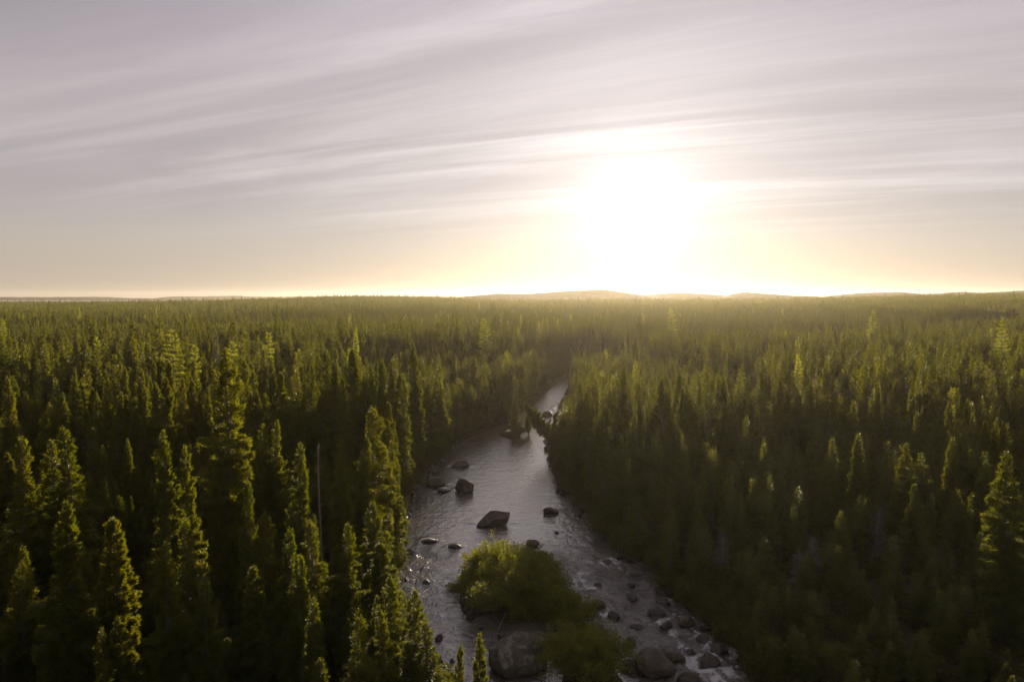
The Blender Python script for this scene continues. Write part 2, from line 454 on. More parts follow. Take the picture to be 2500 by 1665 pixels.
def hill(name, D, prof, depth, seed):
    """ridge at distance D; prof: (azimuth tangent, height in metres)"""
    u = np.linspace(prof[0][0], prof[-1][0], 160)
    hh = np.interp(u, [p[0] for p in prof], [p[1] for p in prof])
    ker = np.hanning(9)
    ker /= ker.sum()
    hh = np.convolve(np.pad(hh, 4, mode='edge'), ker, 'valid')
    hh *= sstep(0, 0.06, (u - u[0]) / (u[-1] - u[0])) * sstep(0, 0.06, (u[-1] - u) / (u[-1] - u[0]))
    v = np.linspace(-1, 1, 22)
    U, Vv = np.meshgrid(u, v)
    Hh = np.repeat(hh[None], 22, 0) * np.cos(Vv * math.pi / 2) ** 1.2 + (fbm(U * 160, Vv * 5, 0, seed, 3) - 0.5) * D / 900 * np.cos(Vv * math.pi / 2)
    Yh = D + Vv * depth
    ii = np.arange(U.size).reshape(U.shape)
    F = np.stack([ii[:-1, :-1], ii[:-1, 1:], ii[1:, 1:], ii[1:, :-1]], -1).reshape(-1, 4)
    o = add(name, mk_mesh(name, np.stack([U * D, Yh, Hh - 1.0], -1).reshape(-1, 3), F, [M_HILL], smooth=True))
    tag(o, kind='structure')


def prof(D, pts):
    return [((px - 1250) / 1667, 20 + (726.5 - py) / 1667 * D) for px, py in pts]


hill('hill', 1350, prof(1350, [(1080, 735), (1125, 724), (1218, 716), (1290, 717), (1373, 711), (1469, 706), (1499, 710), (1545, 717), (1600, 724), (1660, 735)]), 150, 61)
hill('hill', 1500, prof(1500, [(1520, 735), (1560, 720), (1641, 714.5), (1700, 716), (1772, 721), (1850, 726), (1900, 735)]), 150, 62)
hill('hill', 1400, prof(1400, [(1750, 735), (1790, 717), (1814, 713), (1850, 715), (1925, 720.5), (1990, 723), (2040, 735)]), 150, 63)
hill('hill', 1600, prof(1600, [(1960, 735), (2032, 722), (2097, 715), (2192, 712.5), (2231, 717.5), (2300, 716.5), (2337, 712), (2387, 715), (2500, 709), (2700, 712), (2900, 722)]), 200, 64)
hill('hill', 3100, prof(3100, [(-500, 724), (-200, 723), (0, 725.5), (115, 726), (245, 725), (306, 728), (382, 729), (470, 735)]), 300, 65)
hill('hill', 3500, prof(3500, [(330, 735), (432, 724), (500, 724), (565, 722.5), (650, 725.5), (745, 724), (802, 724.5), (900, 724), (1100, 724), (1300, 735)]), 350, 66)

# ------------------------------------------------------------------ plants: mesh builders
def tube(pts, rad, k=6):
    pts = np.asarray(pts, float)
    n = len(pts)
    a = np.arange(k) * 2 * math.pi / k
    d = np.gradient(pts, axis=0)
    d /= np.linalg.norm(d, axis=1)[:, None] + 1e-9
    ref = np.where(np.abs(d[:, 2:3]) > 0.9, [[1.0, 0, 0]], [[0, 0, 1.0]])
    s = np.cross(d, ref)
    s /= np.linalg.norm(s, axis=1)[:, None]
    q = np.cross(d, s)
    V = pts[:, None] + np.asarray(rad)[:, None, None] * (np.cos(a)[None, :, None] * s[:, None] + np.sin(a)[None, :, None] * q[:, None])
    i = np.arange(n * k).reshape(n, k)
    F = np.stack([i[:-1], np.roll(i[:-1], -1, 1), np.roll(i[1:], -1, 1), i[1:]], -1).reshape(-1, 4)
    return V.reshape(-1, 3), F


def unit(v):
    return v / (np.linalg.norm(v, axis=-1, keepdims=True) + 1e-9)


def blades(p, d, ln, wd, rng):
    """rhombic sprays: base p, direction d"""
    n = len(p)
    w_ = unit(np.cross(d, rng.normal(size=(n, 3)))) * wd[:, None]
    m = p + d * (ln * 0.45)[:, None]
    V = np.stack([p, m + w_, p + d * ln[:, None], m - w_], 1).reshape(-1, 3)
    return V, np.arange(n * 4).reshape(n, 4)


def join(parts):
    Vs, Fs, k = [], [], 0
    for V, F in parts:
        Vs.append(V)
        Fs.append(F + k)
        k += len(V)
    return np.concatenate(Vs), np.concatenate(Fs)


def conifer(seed, n_bl, style='spruce', h=12.0, Rr=1.0, bl=0.2, stems=True):
    """returns (trunk V,F), (crown V,F); h metres tall, Rr crown radius"""
    g = np.random.RandomState(seed)
    t0 = {'spruce': 0.06, 'cone': 0.04, 'bare': 0.3, 'larch': 0.15, 'dead': 0.12}[style]
    nbr = int({'spruce': 190, 'cone': 210, 'bare': 130, 'larch': 105, 'dead': 120}[style])
    if n_bl < 6000:
        nbr = int(nbr * 0.6)
    t = np.sort(t0 + (1 - t0) * (np.arange(nbr) + g.rand(nbr)) / nbr)
    phi = np.arange(nbr) * 2.39996 + g.rand(nbr) * 1.3
    if style == 'larch':
        t = t0 + (1 - t0) * (np.floor((t - t0) / (1 - t0) * 22) + 0.35 * g.rand(nbr)) / 22
    sx, sy = g.rand(2) * 6.28
    am = 0.10 if style != 'cone' else 0.05
    cx = lambda q: am * Rr * 1.4 * (np.sin(q * 5 + sx) - math.sin(sx)) * q
    cyy = lambda q: am * Rr * 1.4 * (np.sin(q * 4 + sy) - math.sin(sy)) * q
    if style == 'spruce' or style == 'bare':
        p1, w1 = g.uniform(0.32, 0.62), g.uniform(0.5, 0.75)
        shp = np.clip((1 - t) / p1, 0, 1) ** 0.85 * 0.72 + 0.30 * np.clip(1 - t, 0, 1) ** w1 + 0.03
        shp *= 1 - g.uniform(0.15, 0.45) * np.exp(-((t - g.uniform(0.72, 0.86)) / 0.05) ** 2)
        shp += g.uniform(0.0, 0.10) * np.exp(-((t - 0.93) / 0.035) ** 2)
        lump = 0.45 + 1.1 * vn(t * g.uniform(6, 9) + seed, np.cos(phi) * 1.0 + 5, np.sin(phi) * 1.0, seed)
    elif style == 'cone':
        shp = np.clip(1 - t, 0, 1) ** 0.85 * 1.25 + 0.03
        lump = 0.75 + 0.5 * vn(t * 9 + seed, np.cos(phi) + 5, np.sin(phi), seed)
    else:
        shp = np.clip(1 - t, 0, 1) ** 0.75 * 1.15 + 0.05
        lump = 0.6 + 0.8 * vn(t * 6 + seed, np.cos(phi) * 1.5 + 5, np.sin(phi) * 1.5, seed)
    low = sstep(t0 - 0.02, t0 + 0.25, t)
    L = Rr * shp * lump * g.uniform(0.7, 1.15, nbr) * (0.65 + 0.35 * low)
    el = np.radians(np.interp(t, [0, 0.5, 0.85, 1], {'larch': [-5, 0, 12, 50], 'dead': [-30, -15, 0, 40]}.get(style, [-32, -20, 5, 62])) + g.normal(0, 7, nbr))
    base = np.stack([cx(t), cyy(t), t * h], -1)
    dh = np.stack([np.cos(phi), np.sin(phi), 0 * phi], -1)
    side = np.stack([-np.sin(phi), np.cos(phi), 0 * phi], -1)
    curve = {'larch': 0.10, 'dead': 0.1}.get(style, 0.30)

    def bp(i, s):
        hz = (L[i] * s)[:, None] * dh[i] * np.cos(el[i])[:, None]
        zz = L[i] * (s * np.sin(el[i]) + curve * (s ** 2.2) * np.cos(el[i]) - 0.10 * s)
        q = base[i] + hz
        q[:, 2] += zz
        return q
    pr = L ** 1.35 * np.where(t < t0 + 0.22, 0.45 + 0.55 * low, 1)
    if style == 'dead':
        n_bl = int(n_bl * 0.3)
    i = g.choice(nbr, n_bl, p=pr / pr.sum())
    s = g.rand(n_bl) ** 0.62
    p = bp(i, s)
    fan = {'larch': 0.24, 'dead': 0.25}.get(style, 0.36)
    lat = g.uniform(-1, 1, n_bl) * fan * L[i] * (1.1 - 0.75 * s)
    p += side[i] * lat[:, None] + dh[i] * (-np.abs(lat) * 0.25)[:, None]
    p[:, 2] += g.normal(0, 0.045, n_bl) * (1.6 if style != 'larch' else 0.9) - np.abs(lat) * 0.12
    d = dh[i] * g.uniform(0.3, 1.0, n_bl)[:, None] + side[i] * (np.sign(lat) * g.uniform(0.1, 0.9, n_bl))[:, None] + g.normal(0, 0.28, (n_bl, 3))
    d[:, 2] += np.interp(t[i], [0, 0.6, 1], [-0.15, 0.1, 0.9])
    d = unit(d)
    ln = bl * g.uniform(0.6, 1.35, n_bl)
    wd = ln * g.uniform(0.10, 0.19, n_bl) * (0.55 if style in ('larch', 'dead') else 1)
    crown = blades(p, d, ln, wd, g)
    # leader
    q = np.linspace(0, 1, 12)
    r0 = 0.013 * h * 0.85
    tr = [tube(np.stack([cx(q), cyy(q), q * h - 0.25 * (q == 0)], -1), r0 * (1 - q) ** 0.8 + 0.012, 6)]
    if stems:                                      # limbs, the lowest of them bare
        pick = np.concatenate([np.arange(0, nbr, 3 if style in ('larch', 'dead') else 5), np.arange(0, nbr // 5)])
        for b in np.unique(pick):
            ss = np.array([0.0, 0.5, 0.95])
            tr.append(tube(bp(np.full(3, b), ss), [0.022, 0.014, 0.006], 3))
        nd = 34
        zt = g.uniform(0.03, t0 + 0.22, nd)
        ph = g.rand(nd) * 6.28
        for b in range(nd):
            e = Vector((math.cos(ph[b]), math.sin(ph[b]), g.uniform(-0.6, 0.0))) * (Rr * g.uniform(0.3, 0.85))
            b0 = np.array([cx(zt[b]), cyy(zt[b]), zt[b] * h])
            tr.append(tube([b0, b0 + np.array(e) * 0.5 + [0, 0, 0.05], b0 + np.array(e)], [0.016, 0.01, 0.004], 3))
    return join(tr), crown


def bush(seed, n, rx, ry, rz, leaf=0.11, n_st=70):
    """many stems arching from the root; returns (stems), (leaves)"""
    g = np.random.RandomState(seed)
    ph = g.rand(n_st) * 6.28
    rr_ = np.sqrt(g.rand(n_st))
    tip = np.stack([rx * rr_ * np.cos(ph), ry * rr_ * np.sin(ph), rz * (1 - 0.62 * rr_ ** 2.0) * g.uniform(0.45, 1.2, n_st)], -1)
    tip *= (0.62 + 0.7 * vn(np.cos(ph) * 2.2 + 9, np.sin(ph) * 2.2 + 9, rr_ * 2.5, seed))[:, None]
    root = tip * [0.42, 0.42, 0] + np.stack([g.normal(0, .12, n_st), g.normal(0, .12, n_st), np.full(n_st, -0.25)], -1)

    def sp(i, s):
        return root[i] * (1 - s)[:, None] + tip[i] * s[:, None] + np.stack([0 * s, 0 * s, np.sin(s * math.pi) * 0.16 * rz], -1)
    i = g.randint(0, n_st, n)
    s = g.uniform(0.18, 1.05, n) ** 0.8
    p = sp(i, s) + unit(g.normal(size=(n, 3))) * (g.rand(n) ** 0.6 * (0.14 + 0.26 * (1 - np.abs(s - 0.6))))[:, None] * min(1.0, rz / 2 + 0.3)
    p[:, 2] = np.maximum(p[:, 2], 0.02)
    out_d = unit(p * [1, 1, 0.4] + [0, 0, 0.6])
    d = unit(out_d * 0.8 + g.normal(0, 0.6, (n, 3)))
    ln = leaf * g.uniform(0.6, 1.4, n)
    cr = blades(p, d, ln, ln * g.uniform(0.16, 0.28, n), g)
    st = [tube(sp(np.full(4, b), np.array([0.0, 0.35, 0.7, 1.0])), [0.03, 0.022, 0.014, 0.005], 4) for b in range(n_st)]
    return join(st), cr


def stack_mesh(name, tr, cr, m_b, m_l):
    V, F = join([tr, cr])
    mi = np.r_[np.zeros(len(tr[1])), np.ones(len(cr[1]))]
    return mk_mesh(name, V, F, [m_b, m_l], mi)


HI = []      # (trunk mesh, crown mesh) detailed, 12 m tall, radius 1
for k, stl in enumerate(['spruce', 'spruce', 'spruce', 'spruce', 'bare', 'bare', 'cone', 'cone', 'spruce', 'spruce']):
    tr, cr = conifer(100 + k, 36000, stl, 12.0, 1.0, 0.16)
    HI.append((mk_mesh('trunk', tr[0], tr[1], [M_BARK], smooth=True), mk_mesh('crown', cr[0], cr[1], [M_NEEDLE])))
LAR = []
for k in range(3):
    tr, cr = conifer(200 + k, 15000, 'larch', 12, 1.9, 0.22)
    LAR.append((mk_mesh('trunk', tr[0], tr[1], [M_BARK], smooth=True), mk_mesh('crown', cr[0], cr[1], [M_LARCH])))
tr, cr = conifer(230, 9000, 'dead', 12, 1.0, 0.3)
DEAD = (mk_mesh('trunk', tr[0], tr[1], [M_SNAG], smooth=True), mk_mesh('twigs', cr[0], cr[1], [M_GREY]))
SHR = []
for k in range(4):
    tr, cr = bush(300 + k, 7000, 1.3, 1.3, 2.4, 0.15, 40)
    SHR.append((mk_mesh('stems', tr[0], tr[1], [M_BARK], smooth=True), mk_mesh('leaves', cr[0], cr[1], [M_ALDER])))

# prototypes for the uncounted part of the forest (kept out of the scene, used by the instancer)
proto = bpy.data.collections.new('forest_prototypes')
PN = []


def proto_add(me):
    o = bpy.data.objects.new('p%02d' % len(PN), me)
    proto.objects.link(o)
    PN.append(o)


for k, stl in enumerate(['spruce', 'spruce', 'spruce', 'cone', 'bare', 'spruce', 'cone']):          # 0..6
    tr, cr = conifer(400 + k, 5200, stl, 12, 1.0, 0.33, False)
    proto_add(stack_mesh('spruce', tr, cr, M_BARK, M_NEEDLE))
tr, cr = conifer(410, 4200, 'larch', 12, 1.9, 0.36, False)                                         # 7
proto_add(stack_mesh('larch', tr, cr, M_BARK, M_LARCH))
for k in range(5):                                                                                 # 8..12 stands of eleven trees
    g = np.random.RandomState(440 + k)
    parts, leaves = [], []
    for q in range(11):
        stl = ['spruce', 'spruce', 'cone'][g.randint(3)]
        hh = g.uniform(6.5, 11.5) * (1.25 if g.rand() < 0.08 else 1)
        tr, cr = conifer(450 + 20 * k + q, 520, stl, hh, g.uniform(0.6, 0.95), 0.8, False)
        off = np.array([g.uniform(-4.5, 4.5), g.uniform(-4.5, 4.5), 0])
        parts.append((tr[0] + off, tr[1]))
        leaves.append((cr[0] + off, cr[1]))
    proto_add(stack_mesh('stand', join(parts), join(leaves), M_BARK, M_NEEDLE))
tr, cr = bush(470, 1800, 1.3, 1.3, 2.0, 0.26, 16)                                                  # 13
proto_add(stack_mesh('shrub', tr, cr, M_BARK, M_ALDER))

tr, cr = conifer(480, 4000, 'dead', 12, 0.8, 0.4, True)                                            # 14
proto_add(stack_mesh('dead_tree', tr, cr, M_SNAG, M_GREY))

# ------------------------------------------------------------------ where the trees stand
def covers(x, y, top, r=0.9):
    """share of the tree's height that would hide open water from the photographer's height"""
    if top >= 19:
        return 1.0
    far = min(y * CAM_H / (CAM_H - top), 152)
    if far <= y + 1:
        return 0.0
    yy = np.linspace(y + 0.5, far, 24)
    a = x / y
    l, rr2 = xl(yy) / yy, xr(yy) / yy
    return float(np.mean((a + r / y > l + 0.004) & (a - r / y < rr2 - 0.004))) * (far - y)


def place(name, meshes, x, y, hs, rs_, rot, lean=(0, 0), z=None, part=('trunk', 'crown')):
    e = bpy.data.objects.new(name, None)
    C.objects.link(e)
    e.empty_display_size = 0.3
    e.location = (x, y, float(ground_z(x, y)) - 0.05 if z is None else z)
    e.rotation_euler = (lean[0], lean[1], rot)
    e.rotation_mode = 'XYZ'
    e.scale = (rs_, rs_, hs)
    for n, m in zip(part, meshes):
        add(n, m, e)
    return e


def top_at(px, py, Yd):
    """ground x and top height for a tree Yd metres ahead whose tip is seen at this place of a 2354 px wide picture"""
    s = 2500 / 2354
    a, b = (px * s - 1250) / 1667, -(py * s - 832.5) / 1667
    p = R_(PITCH)
    Fw, U = math.cos(p) + b * math.sin(p), -math.sin(p) + b * math.cos(p)
    return a * Yd / Fw, CAM_H + U * Yd / Fw


taken = []
HEROES = [  # tip, metres ahead, crown radius, variant, label
    (503, 803, 40, 1.25, 0, 'tallest black spruce on the left, thick and lumpy, rising above its neighbours'),
    (398, 993, 32, 0.95, 1, 'tall narrow spruce in the left foreground with a second spire at its right'),
    (428, 1026, 33.4, 0.7, 3, 'thin spire close to the right of the tall narrow foreground spruce'),
    (163, 985, 34, 1.1, 2, 'tall sunlit spruce near the left edge behind the ragged foreground spruce'),
    (128, 1008, 35.5, 0.9, 8, 'spruce immediately left of the tall sunlit one near the left edge'),
    (160, 1150, 25.5, 0.9, 4, 'ragged foreground spruce at bottom left with bare grey lower trunk'),
    (257, 1190, 27, 0.8, 5, 'short pointed spruce right of the ragged bottom-left spruce'),
    (365, 1245, 26, 0.75, 8, 'dark slim spruce low in the left foreground below the narrow twin spires'),
    (415, 1195, 28, 0.85, 9, 'spruce with bright tip below the narrow twin spires on the left'),
    (685, 1016, 37, 0.95, 6, 'conical spruce left of the pale dead snag'),
    (563, 1108, 31, 0.62, 9, 'slender spruce at the right foot of the tallest left spruce'),
    (600, 978, 44, 0.85, 3, 'left of two close spires between the tallest spruce and the snag'),
    (630, 965, 45, 0.8, 2, 'right of two close spires between the tallest spruce and the snag'),
    (790, 1008, 39.5, 0.85, 7, 'sunlit spruce on the left bank just right of the pale dead snag'),
    (825, 1000, 41.5, 0.85, 1, 'sunlit spruce on the left bank in the middle of the riverside cluster'),
    (855, 938, 44, 1.15, 0, 'tallest bright spruce of the riverside cluster on the left bank'),
    (905, 1010, 51, 0.95, 7, 'pointed green spruce at the right end of the left riverside cluster'),
    (955, 1350, 29, 0.62, 8, 'short sunlit spruce in front of the left channel of the river'),
    (1093, 1453, 24, 0.62, 6, 'sunlit spruce tip at bottom centre beside the lichen boulder'),
    (1047, 1480, 24.4, 0.45, 1, 'smaller spruce tip left of the one beside the lichen boulder'),
    (975, 1440, 27.5, 0.85, 2, 'bushy sunlit spruce at bottom centre-left, below the short riverside one'),
    (787, 888, 58, 1.3, 6, 'broad dark conical spruce in shade behind the left riverside cluster'),
    (863, 828, 64, 0.8, 2, 'tall spruce with a glowing tip behind the left riverside cluster'),
    (912, 862, 69, 0.85, 5, 'thin-topped spruce right of the glowing-tipped one near the river'),
    (740, 800, 70, 0.95, 0, 'dark club-topped spruce standing above the left forest middle'),
    (715, 835, 62, 0.9, 8, 'dark rounded spruce left of the broad conical one'),
    (20, 1010, 33, 1.0, 9, 'shaded spruce at the very left edge of the picture'),
    (8, 868, 52, 1.0, 3, 'bright green-gold spruce cut by the left edge'),
    (480, 1330, 26, 0.9, 7, 'shaded broad spruce at the bottom left centre'),
    (560, 1300, 28, 0.8, 4, 'spruce with grey bare lower limbs in the left foreground'),
    (700, 1200, 32, 0.9, 9, 'shaded spruce below the conical spruce and the snag'),
    (620, 1180, 33, 0.8, 0, 'shaded spruce between the slender spruce and the conical one'),
    (850, 1150, 37, 1.0, 3, 'sunlit spruce at the front of the left riverside cluster'),
    (880, 1250, 33, 0.95, 5, 'golden sunlit spruce low on the left bank beside the riffles'),
    (1532, 858, 78, 1.1, 6, 'tall pointed spruce with a bright tip above the right bank'),
    (1470, 902, 73, 0.95, 2, 'spruce left of the tall bright-tipped one on the right bank'),
    (1660, 925, 70, 1.0, 1, 'rim-lit spruce among the right bank trees, right of the bright tip'),
    (1690, 938, 66, 0.9, 7, 'spruce with shining tip in the middle of the right bank'),
    (1840, 900, 72, 1.15, 6, 'full conical spruce in the right half, behind the row of spires'),
    (1712, 1060, 55, 0.7, 5, 'thin dark spruce with ragged lit side above the right bank thicket'),
    (1762, 1005, 60, 0.75, 7, 'first narrow spire of the row on the right, nearest the river'),
    (1866, 1012, 56, 0.8, 6, 'second narrow spire of the row on the right'),
    (1915, 1004, 54, 0.95, 7, 'third spire of the right row, broader below'),
    (1978, 994, 52, 0.95, 6, 'fourth spire of the right row, with the highest tip'),
    (2077, 1015, 50, 1.1, 7, 'fifth spire of the right row, wide and dark below'),
    (2110, 1112, 45, 0.8, 2, 'lower spruce with a lit tip right of the fifth spire'),
    (2192, 1002, 53, 0.9, 6, 'sixth spire of the right row, lit along its left side'),
    (2262, 1055, 49, 0.85, 7, 'shorter spire between the right row and the large edge spruce'),
    (2330, 1040, 36, 1.45, 7, 'large sunlit spruce at the right edge of the picture'),
    (1940, 1172, 43, 0.75, 6, 'small shaded spruce tip in the dark right foreground'),
    (2065, 870, 85, 1.1, 0, 'rim-lit spruce on the far right above the row of spires'),
]
for (px, py, Yd, rad, var, lab) in HEROES:
    x, ztop = top_at(px, py, Yd)
    gz = float(ground_z(x, Yd))
    hh = ztop - gz
    o = place('black_spruce', HI[var], x, Yd, hh / 12.0, rad * (1.22 if Yd < 46 and px < 1000 else 1.08), (px * 1.7) % 6.28, ((px % 7 - 3) * 0.006, (py % 5 - 2) * 0.008))
    tag(o, lab, 'spruce', 'black spruces near the river')
    taken.append((x, Yd, rad * 1.2))
LARCHES = [
    (397, 757, 82, 1.25, 'bright yellow-green larch, the biggest on the left, behind the tallest spruce'),
    (438, 790, 80, 0.75, 'slim yellow-green larch touching the biggest larch on its right'),
    (545, 782, 84, 1.0, 'yellow-green larch just right of the tallest spruce'),
    (515, 800, 88, 0.7, 'small larch half hidden behind the tallest spruce'),
    (613, 762, 98, 1.0, 'bright green larch standing alone left of the dark club-topped spruce'),
    (195, 862, 70, 0.7, 'small green larch in the left middle distance'),
    (1122, 728, 150, 1.2, 'pale leaning larch in the haze left of the river'),
    (1545, 705, 210, 1.3, 'hazy larch under the sun, above the right bank'),
    (2310, 728, 118, 0.8, 'yellow-green larch in the right distance near the picture edge'),
    (2003, 712, 190, 1.1, 'green larch in the right distance below the low hills'),
]
for k, (px, py, Yd, rad, lab) in enumerate(LARCHES):
    x, ztop = top_at(px, py, Yd)
    gz = float(ground_z(x, Yd))
    o = place('larch', LAR[k % 3], x, Yd, (ztop - gz) / 12.0, rad * 1.2, px % 6.28, (0, 0.16 if 'leaning' in lab else 0.01))
    tag(o, lab, 'larch', 'larches among the spruces')
    taken.append((x, Yd, rad * 1.6))
x, ztop = top_at(505, 765, 90)
o = place('dead_spruce', DEAD, x, 90, (ztop - float(ground_z(x, 90))) / 12, 1.2, 1.0, part=('trunk', 'twigs'))
tag(o, 'grey dead spruce full of bare twigs behind the tallest left spruce', 'dead tree')
taken.append((x, 90, 1.3))
# pale snag: bare pole with broken stubs
x, ztop = top_at(733, 1022, 38)
gz = float(ground_z(x, 38))
hh = ztop - gz
q = np.linspace(0, 1, 10)
pole = tube(np.stack([0.06 * np.sin(q * 5), 0.04 * np.cos(q * 4), q * hh - 0.3 * (q == 0)], -1), 0.07 * (1 - q) ** 0.7 + 0.018, 7)
e = add('dead_snag', None, None, (x, 38, gz))
add('trunk', mk_mesh('snag_trunk', pole[0], pole[1], [M_SNAG], smooth=True), e)
g = np.random.RandomState(5)
stubs = []
for k in range(16):
    zz, ph, ln = hh * g.uniform(0.45, 0.99), g.rand() * 6.28, g.uniform(0.12, 0.55)
    b0 = np.array([0.06 * math.sin(zz / hh * 5), 0.04 * math.cos(zz / hh * 4), zz])
    dd = np.array([math.cos(ph), math.sin(ph), 0.15])
    stubs.append(tube([b0, b0 + dd * ln * 0.6, b0 + dd * ln + [0, 0, 0.12]], [0.02, 0.013, 0.005], 4))
for V, F in stubs:
    add('limb', mk_mesh('snag_limb', V, F, [M_SNAG], smooth=True), e)
tag(e, 'pale bare dead snag standing among the sunlit left bank spruces', 'dead tree')
taken.append((x, 38, 0.9))
# spruces on the islet and the one leaning over the channel
for (px, py, Yd, rad, var, lean, lab) in [
        (1183, 890, 100, 0.85, 6, (0, -0.05), 'spruce standing in the far channel on its small islet'),
        (1195, 968, 97, 1.15, 4, (0.02, 0.12), 'low rounded spruce at the front of the far islet'),
        (1216, 940, 98.5, 0.7, 5, (0, 0.1), 'thin spruce at the right side of the far islet')]:
    x, ztop = top_at(px, py, Yd)
    gz = float(ground_z(x, Yd))
    o = place('black_spruce', HI[var], x, Yd, (ztop - gz) / 12.0, rad, px % 6.28, lean)
    tag(o, lab, 'spruce', 'black spruces near the river')
o = place('leaning_spruce', HI[5], 6.4, 86, 0.66, 1.25, 0.6, (-0.25, -0.62))
tag(o, 'spruce leaning from the right bank low over the river below the far channel', 'spruce')
taken += [(6.4, 86, 1.5)]

# random stand: keep spacing near the camera
pts = []
cell = {}


def free(x, y, r):
    cx_, cy_ = int(x // 2), int(y // 2)
    for a in (-1, 0, 1):
        for b in (-1, 0, 1):
            for (u, v, q) in cell.get((cx_ + a, cy_ + b), ()):
                if (u - x) ** 2 + (v - y) ** 2 < ((q + r) * 0.62) ** 2:
                    return False
    return True


for u, v, q in taken:
    cell.setdefault((int(u // 2), int(v // 2)), []).append((u, v, q))
lit_r = [t_ for t_ in taken if 34 < t_[1] < 62 and t_[0] > 14]
lit = [t_ for t_ in taken if t_[1] < 36 and t_[0] < -3]
rg = np.random.RandomState(21)
N = 26000
rad_ = np.sqrt(rg.uniform(14 ** 2, 190 ** 2, N))
azz = rg.uniform(-1.0, 1.0, N)
order = np.argsort(rad_)
for i in order:
    x, y = rad_[i] * math.sin(azz[i]), rad_[i] * math.cos(azz[i])
    b = float(bank(x, y))
    if b < 0.9:
        continue
    side = 1 if x > 0.5 * (xl(y) + xr(y)) else -1
    stand = float(vn(x * 0.04, y * 0.04, 0, 77))
    hgt = (5.0 + 7.0 * rg.rand() ** 1.4) * (0.80 + 0.40 * stand)
    if rg.rand() < 0.05:
        hgt *= 1.25
    if side > 0:
        hgt = min(hgt * (1 + 0.06 * float(sstep(70, 85, y))), 3.0 + 8.2 * float(sstep(32, 80, y)) * rg.uniform(0.35, 1.1))
        if y < 78 and any(0 < (x - u) * 0.177 + (y - v) * 0.984 < 17 and abs((x - u) * 0.984 - (y - v) * 0.177) < 1.3 for u, v, _ in lit_r):
            hgt *= 0.62
        if 54 < y < 92:
            hgt = min(hgt, 7.4 + (y - 54) * 0.13)
        if y < 52 and rg.rand() < 0.45:
            continue
    else:
        hgt *= (0.74 if y < 58 else 1.05) if y < 75 else 1.0
        if y < 60 and rg.rand() < 0.22:
            continue
        if y < 62 and any(0 < (x - u) * 0.177 + (y - v) * 0.984 < 15 and abs((x - u) * 0.984 - (y - v) * 0.177) < 1.3 for u, v, _ in lit):
            hgt *= 0.5                                # small growth in the gaps that let the low sun through
    if 92 < y < 152 and -26 < x < 34:
        hgt = min(hgt, rg.uniform(5.0, 8.6))
    if 150 < y < 225 and abs(x - 8 - 0.187 * (y - 130)) < 14:
        hgt = min(hgt, rg.uniform(2.3, 3.6))
    gz = float(ground_z(x, y))
    lim = CAM_H - 0.20 * y if y > 24 else CAM_H - 0.62 * y - 1.0
    if y < 46 and gz + hgt > lim:
        hgt = lim - gz
    if y < 25 and side < 0 and x > -12:
        continue
    if hgt < 2.2:
        continue
    r = 0.28 + 0.055 * hgt + 0.2 * rg.rand()
    while hgt > 2.2 and covers(x, y, gz + hgt, r) > 1.2:
        hgt -= 1.0
    if hgt < 2.2:
        continue
    if not free(x, y, r):
        continue
    cell.setdefault((int(x // 2), int(y // 2)), []).append((x, y, r))
    pts.append((x, y, gz, hgt, r, side, rg.randint(0, 10) if side < 0 or rg.rand() < 0.35 else rg.randint(6, 8), rg.rand() * 6.28, rg.rand()))

# the trees that show largest become things of their own
n_own = 300 - len(HEROES) - 4
cand = []
for k, (x, y, gz, hgt, r, side, var, rot, _) in enumerate(pts):
    if abs(x / max(y, 1)) < 0.76 and y > 12:
        tip = (CAM_H - gz - hgt) / y
        if tip < math.tan(R_(30.2)):
            cand.append((hgt * r / y ** 2, k))
cand.sort(reverse=True)
own = set(k for _, k in cand[:n_own])


def seen(x, y, z):
    """where a point shows from the photographer's place, as plain fractions of the picture"""
    p = R_(PITCH)
    f_, u_ = y * math.cos(p) - (z - CAM_H) * math.sin(p), y * math.sin(p) + (z - CAM_H) * math.cos(p)
    return 0.5 + x / f_ * 1667 / 2500, 0.5 - u_ / f_ * 1667 / 1665


MARKS = [('the tallest left spruce', 503, 803), ('the pale dead snag', 733, 1022), ('the biggest larch', 397, 757), ('the ragged bottom-left spruce', 160, 1150),
         ('the narrow twin spires on the left', 398, 993), ('the slender spruce at the tallest one\'s foot', 563, 1108), ('the short riverside spruce at bottom centre', 955, 1350),
         ('the left riverside cluster', 855, 938), ('the small green larch on the left', 195, 862), ('the lone bright green larch', 613, 762),
         ('the big mid-river boulder', 1131, 1190), ('the bright-tipped spruce on the right bank', 1532, 858), ('the fourth spire of the right row', 1978, 994),
         ('the large spruce at the right edge', 2330, 1040), ('the small shaded tip on the right', 1940, 1172), ('the smooth boulder below the rapids', 1512, 1515),
         ('the sixth spire of the right row', 2192, 1002), ('the thin ragged spruce on the right bank', 1712, 1060)]
_o = 'first second third fourth fifth sixth seventh eighth ninth tenth eleventh twelfth thirteenth fourteenth fifteenth sixteenth seventeenth eighteenth nineteenth'.split()
_t = {2: 'twent', 3: 'thirt', 4: 'fort', 5: 'fift', 6: 'sixt'}


def ordinal(n):
    """1 -> nearest, 2 -> second nearest ..."""
    if n == 1:
        return 'nearest'
    if n < 20:
        return _o[n - 1] + ' nearest'
    return (_t[n // 10] + 'ieth' if n % 10 == 0 else _t[n // 10] + 'y-' + _o[n % 10 - 1]) + ' nearest'


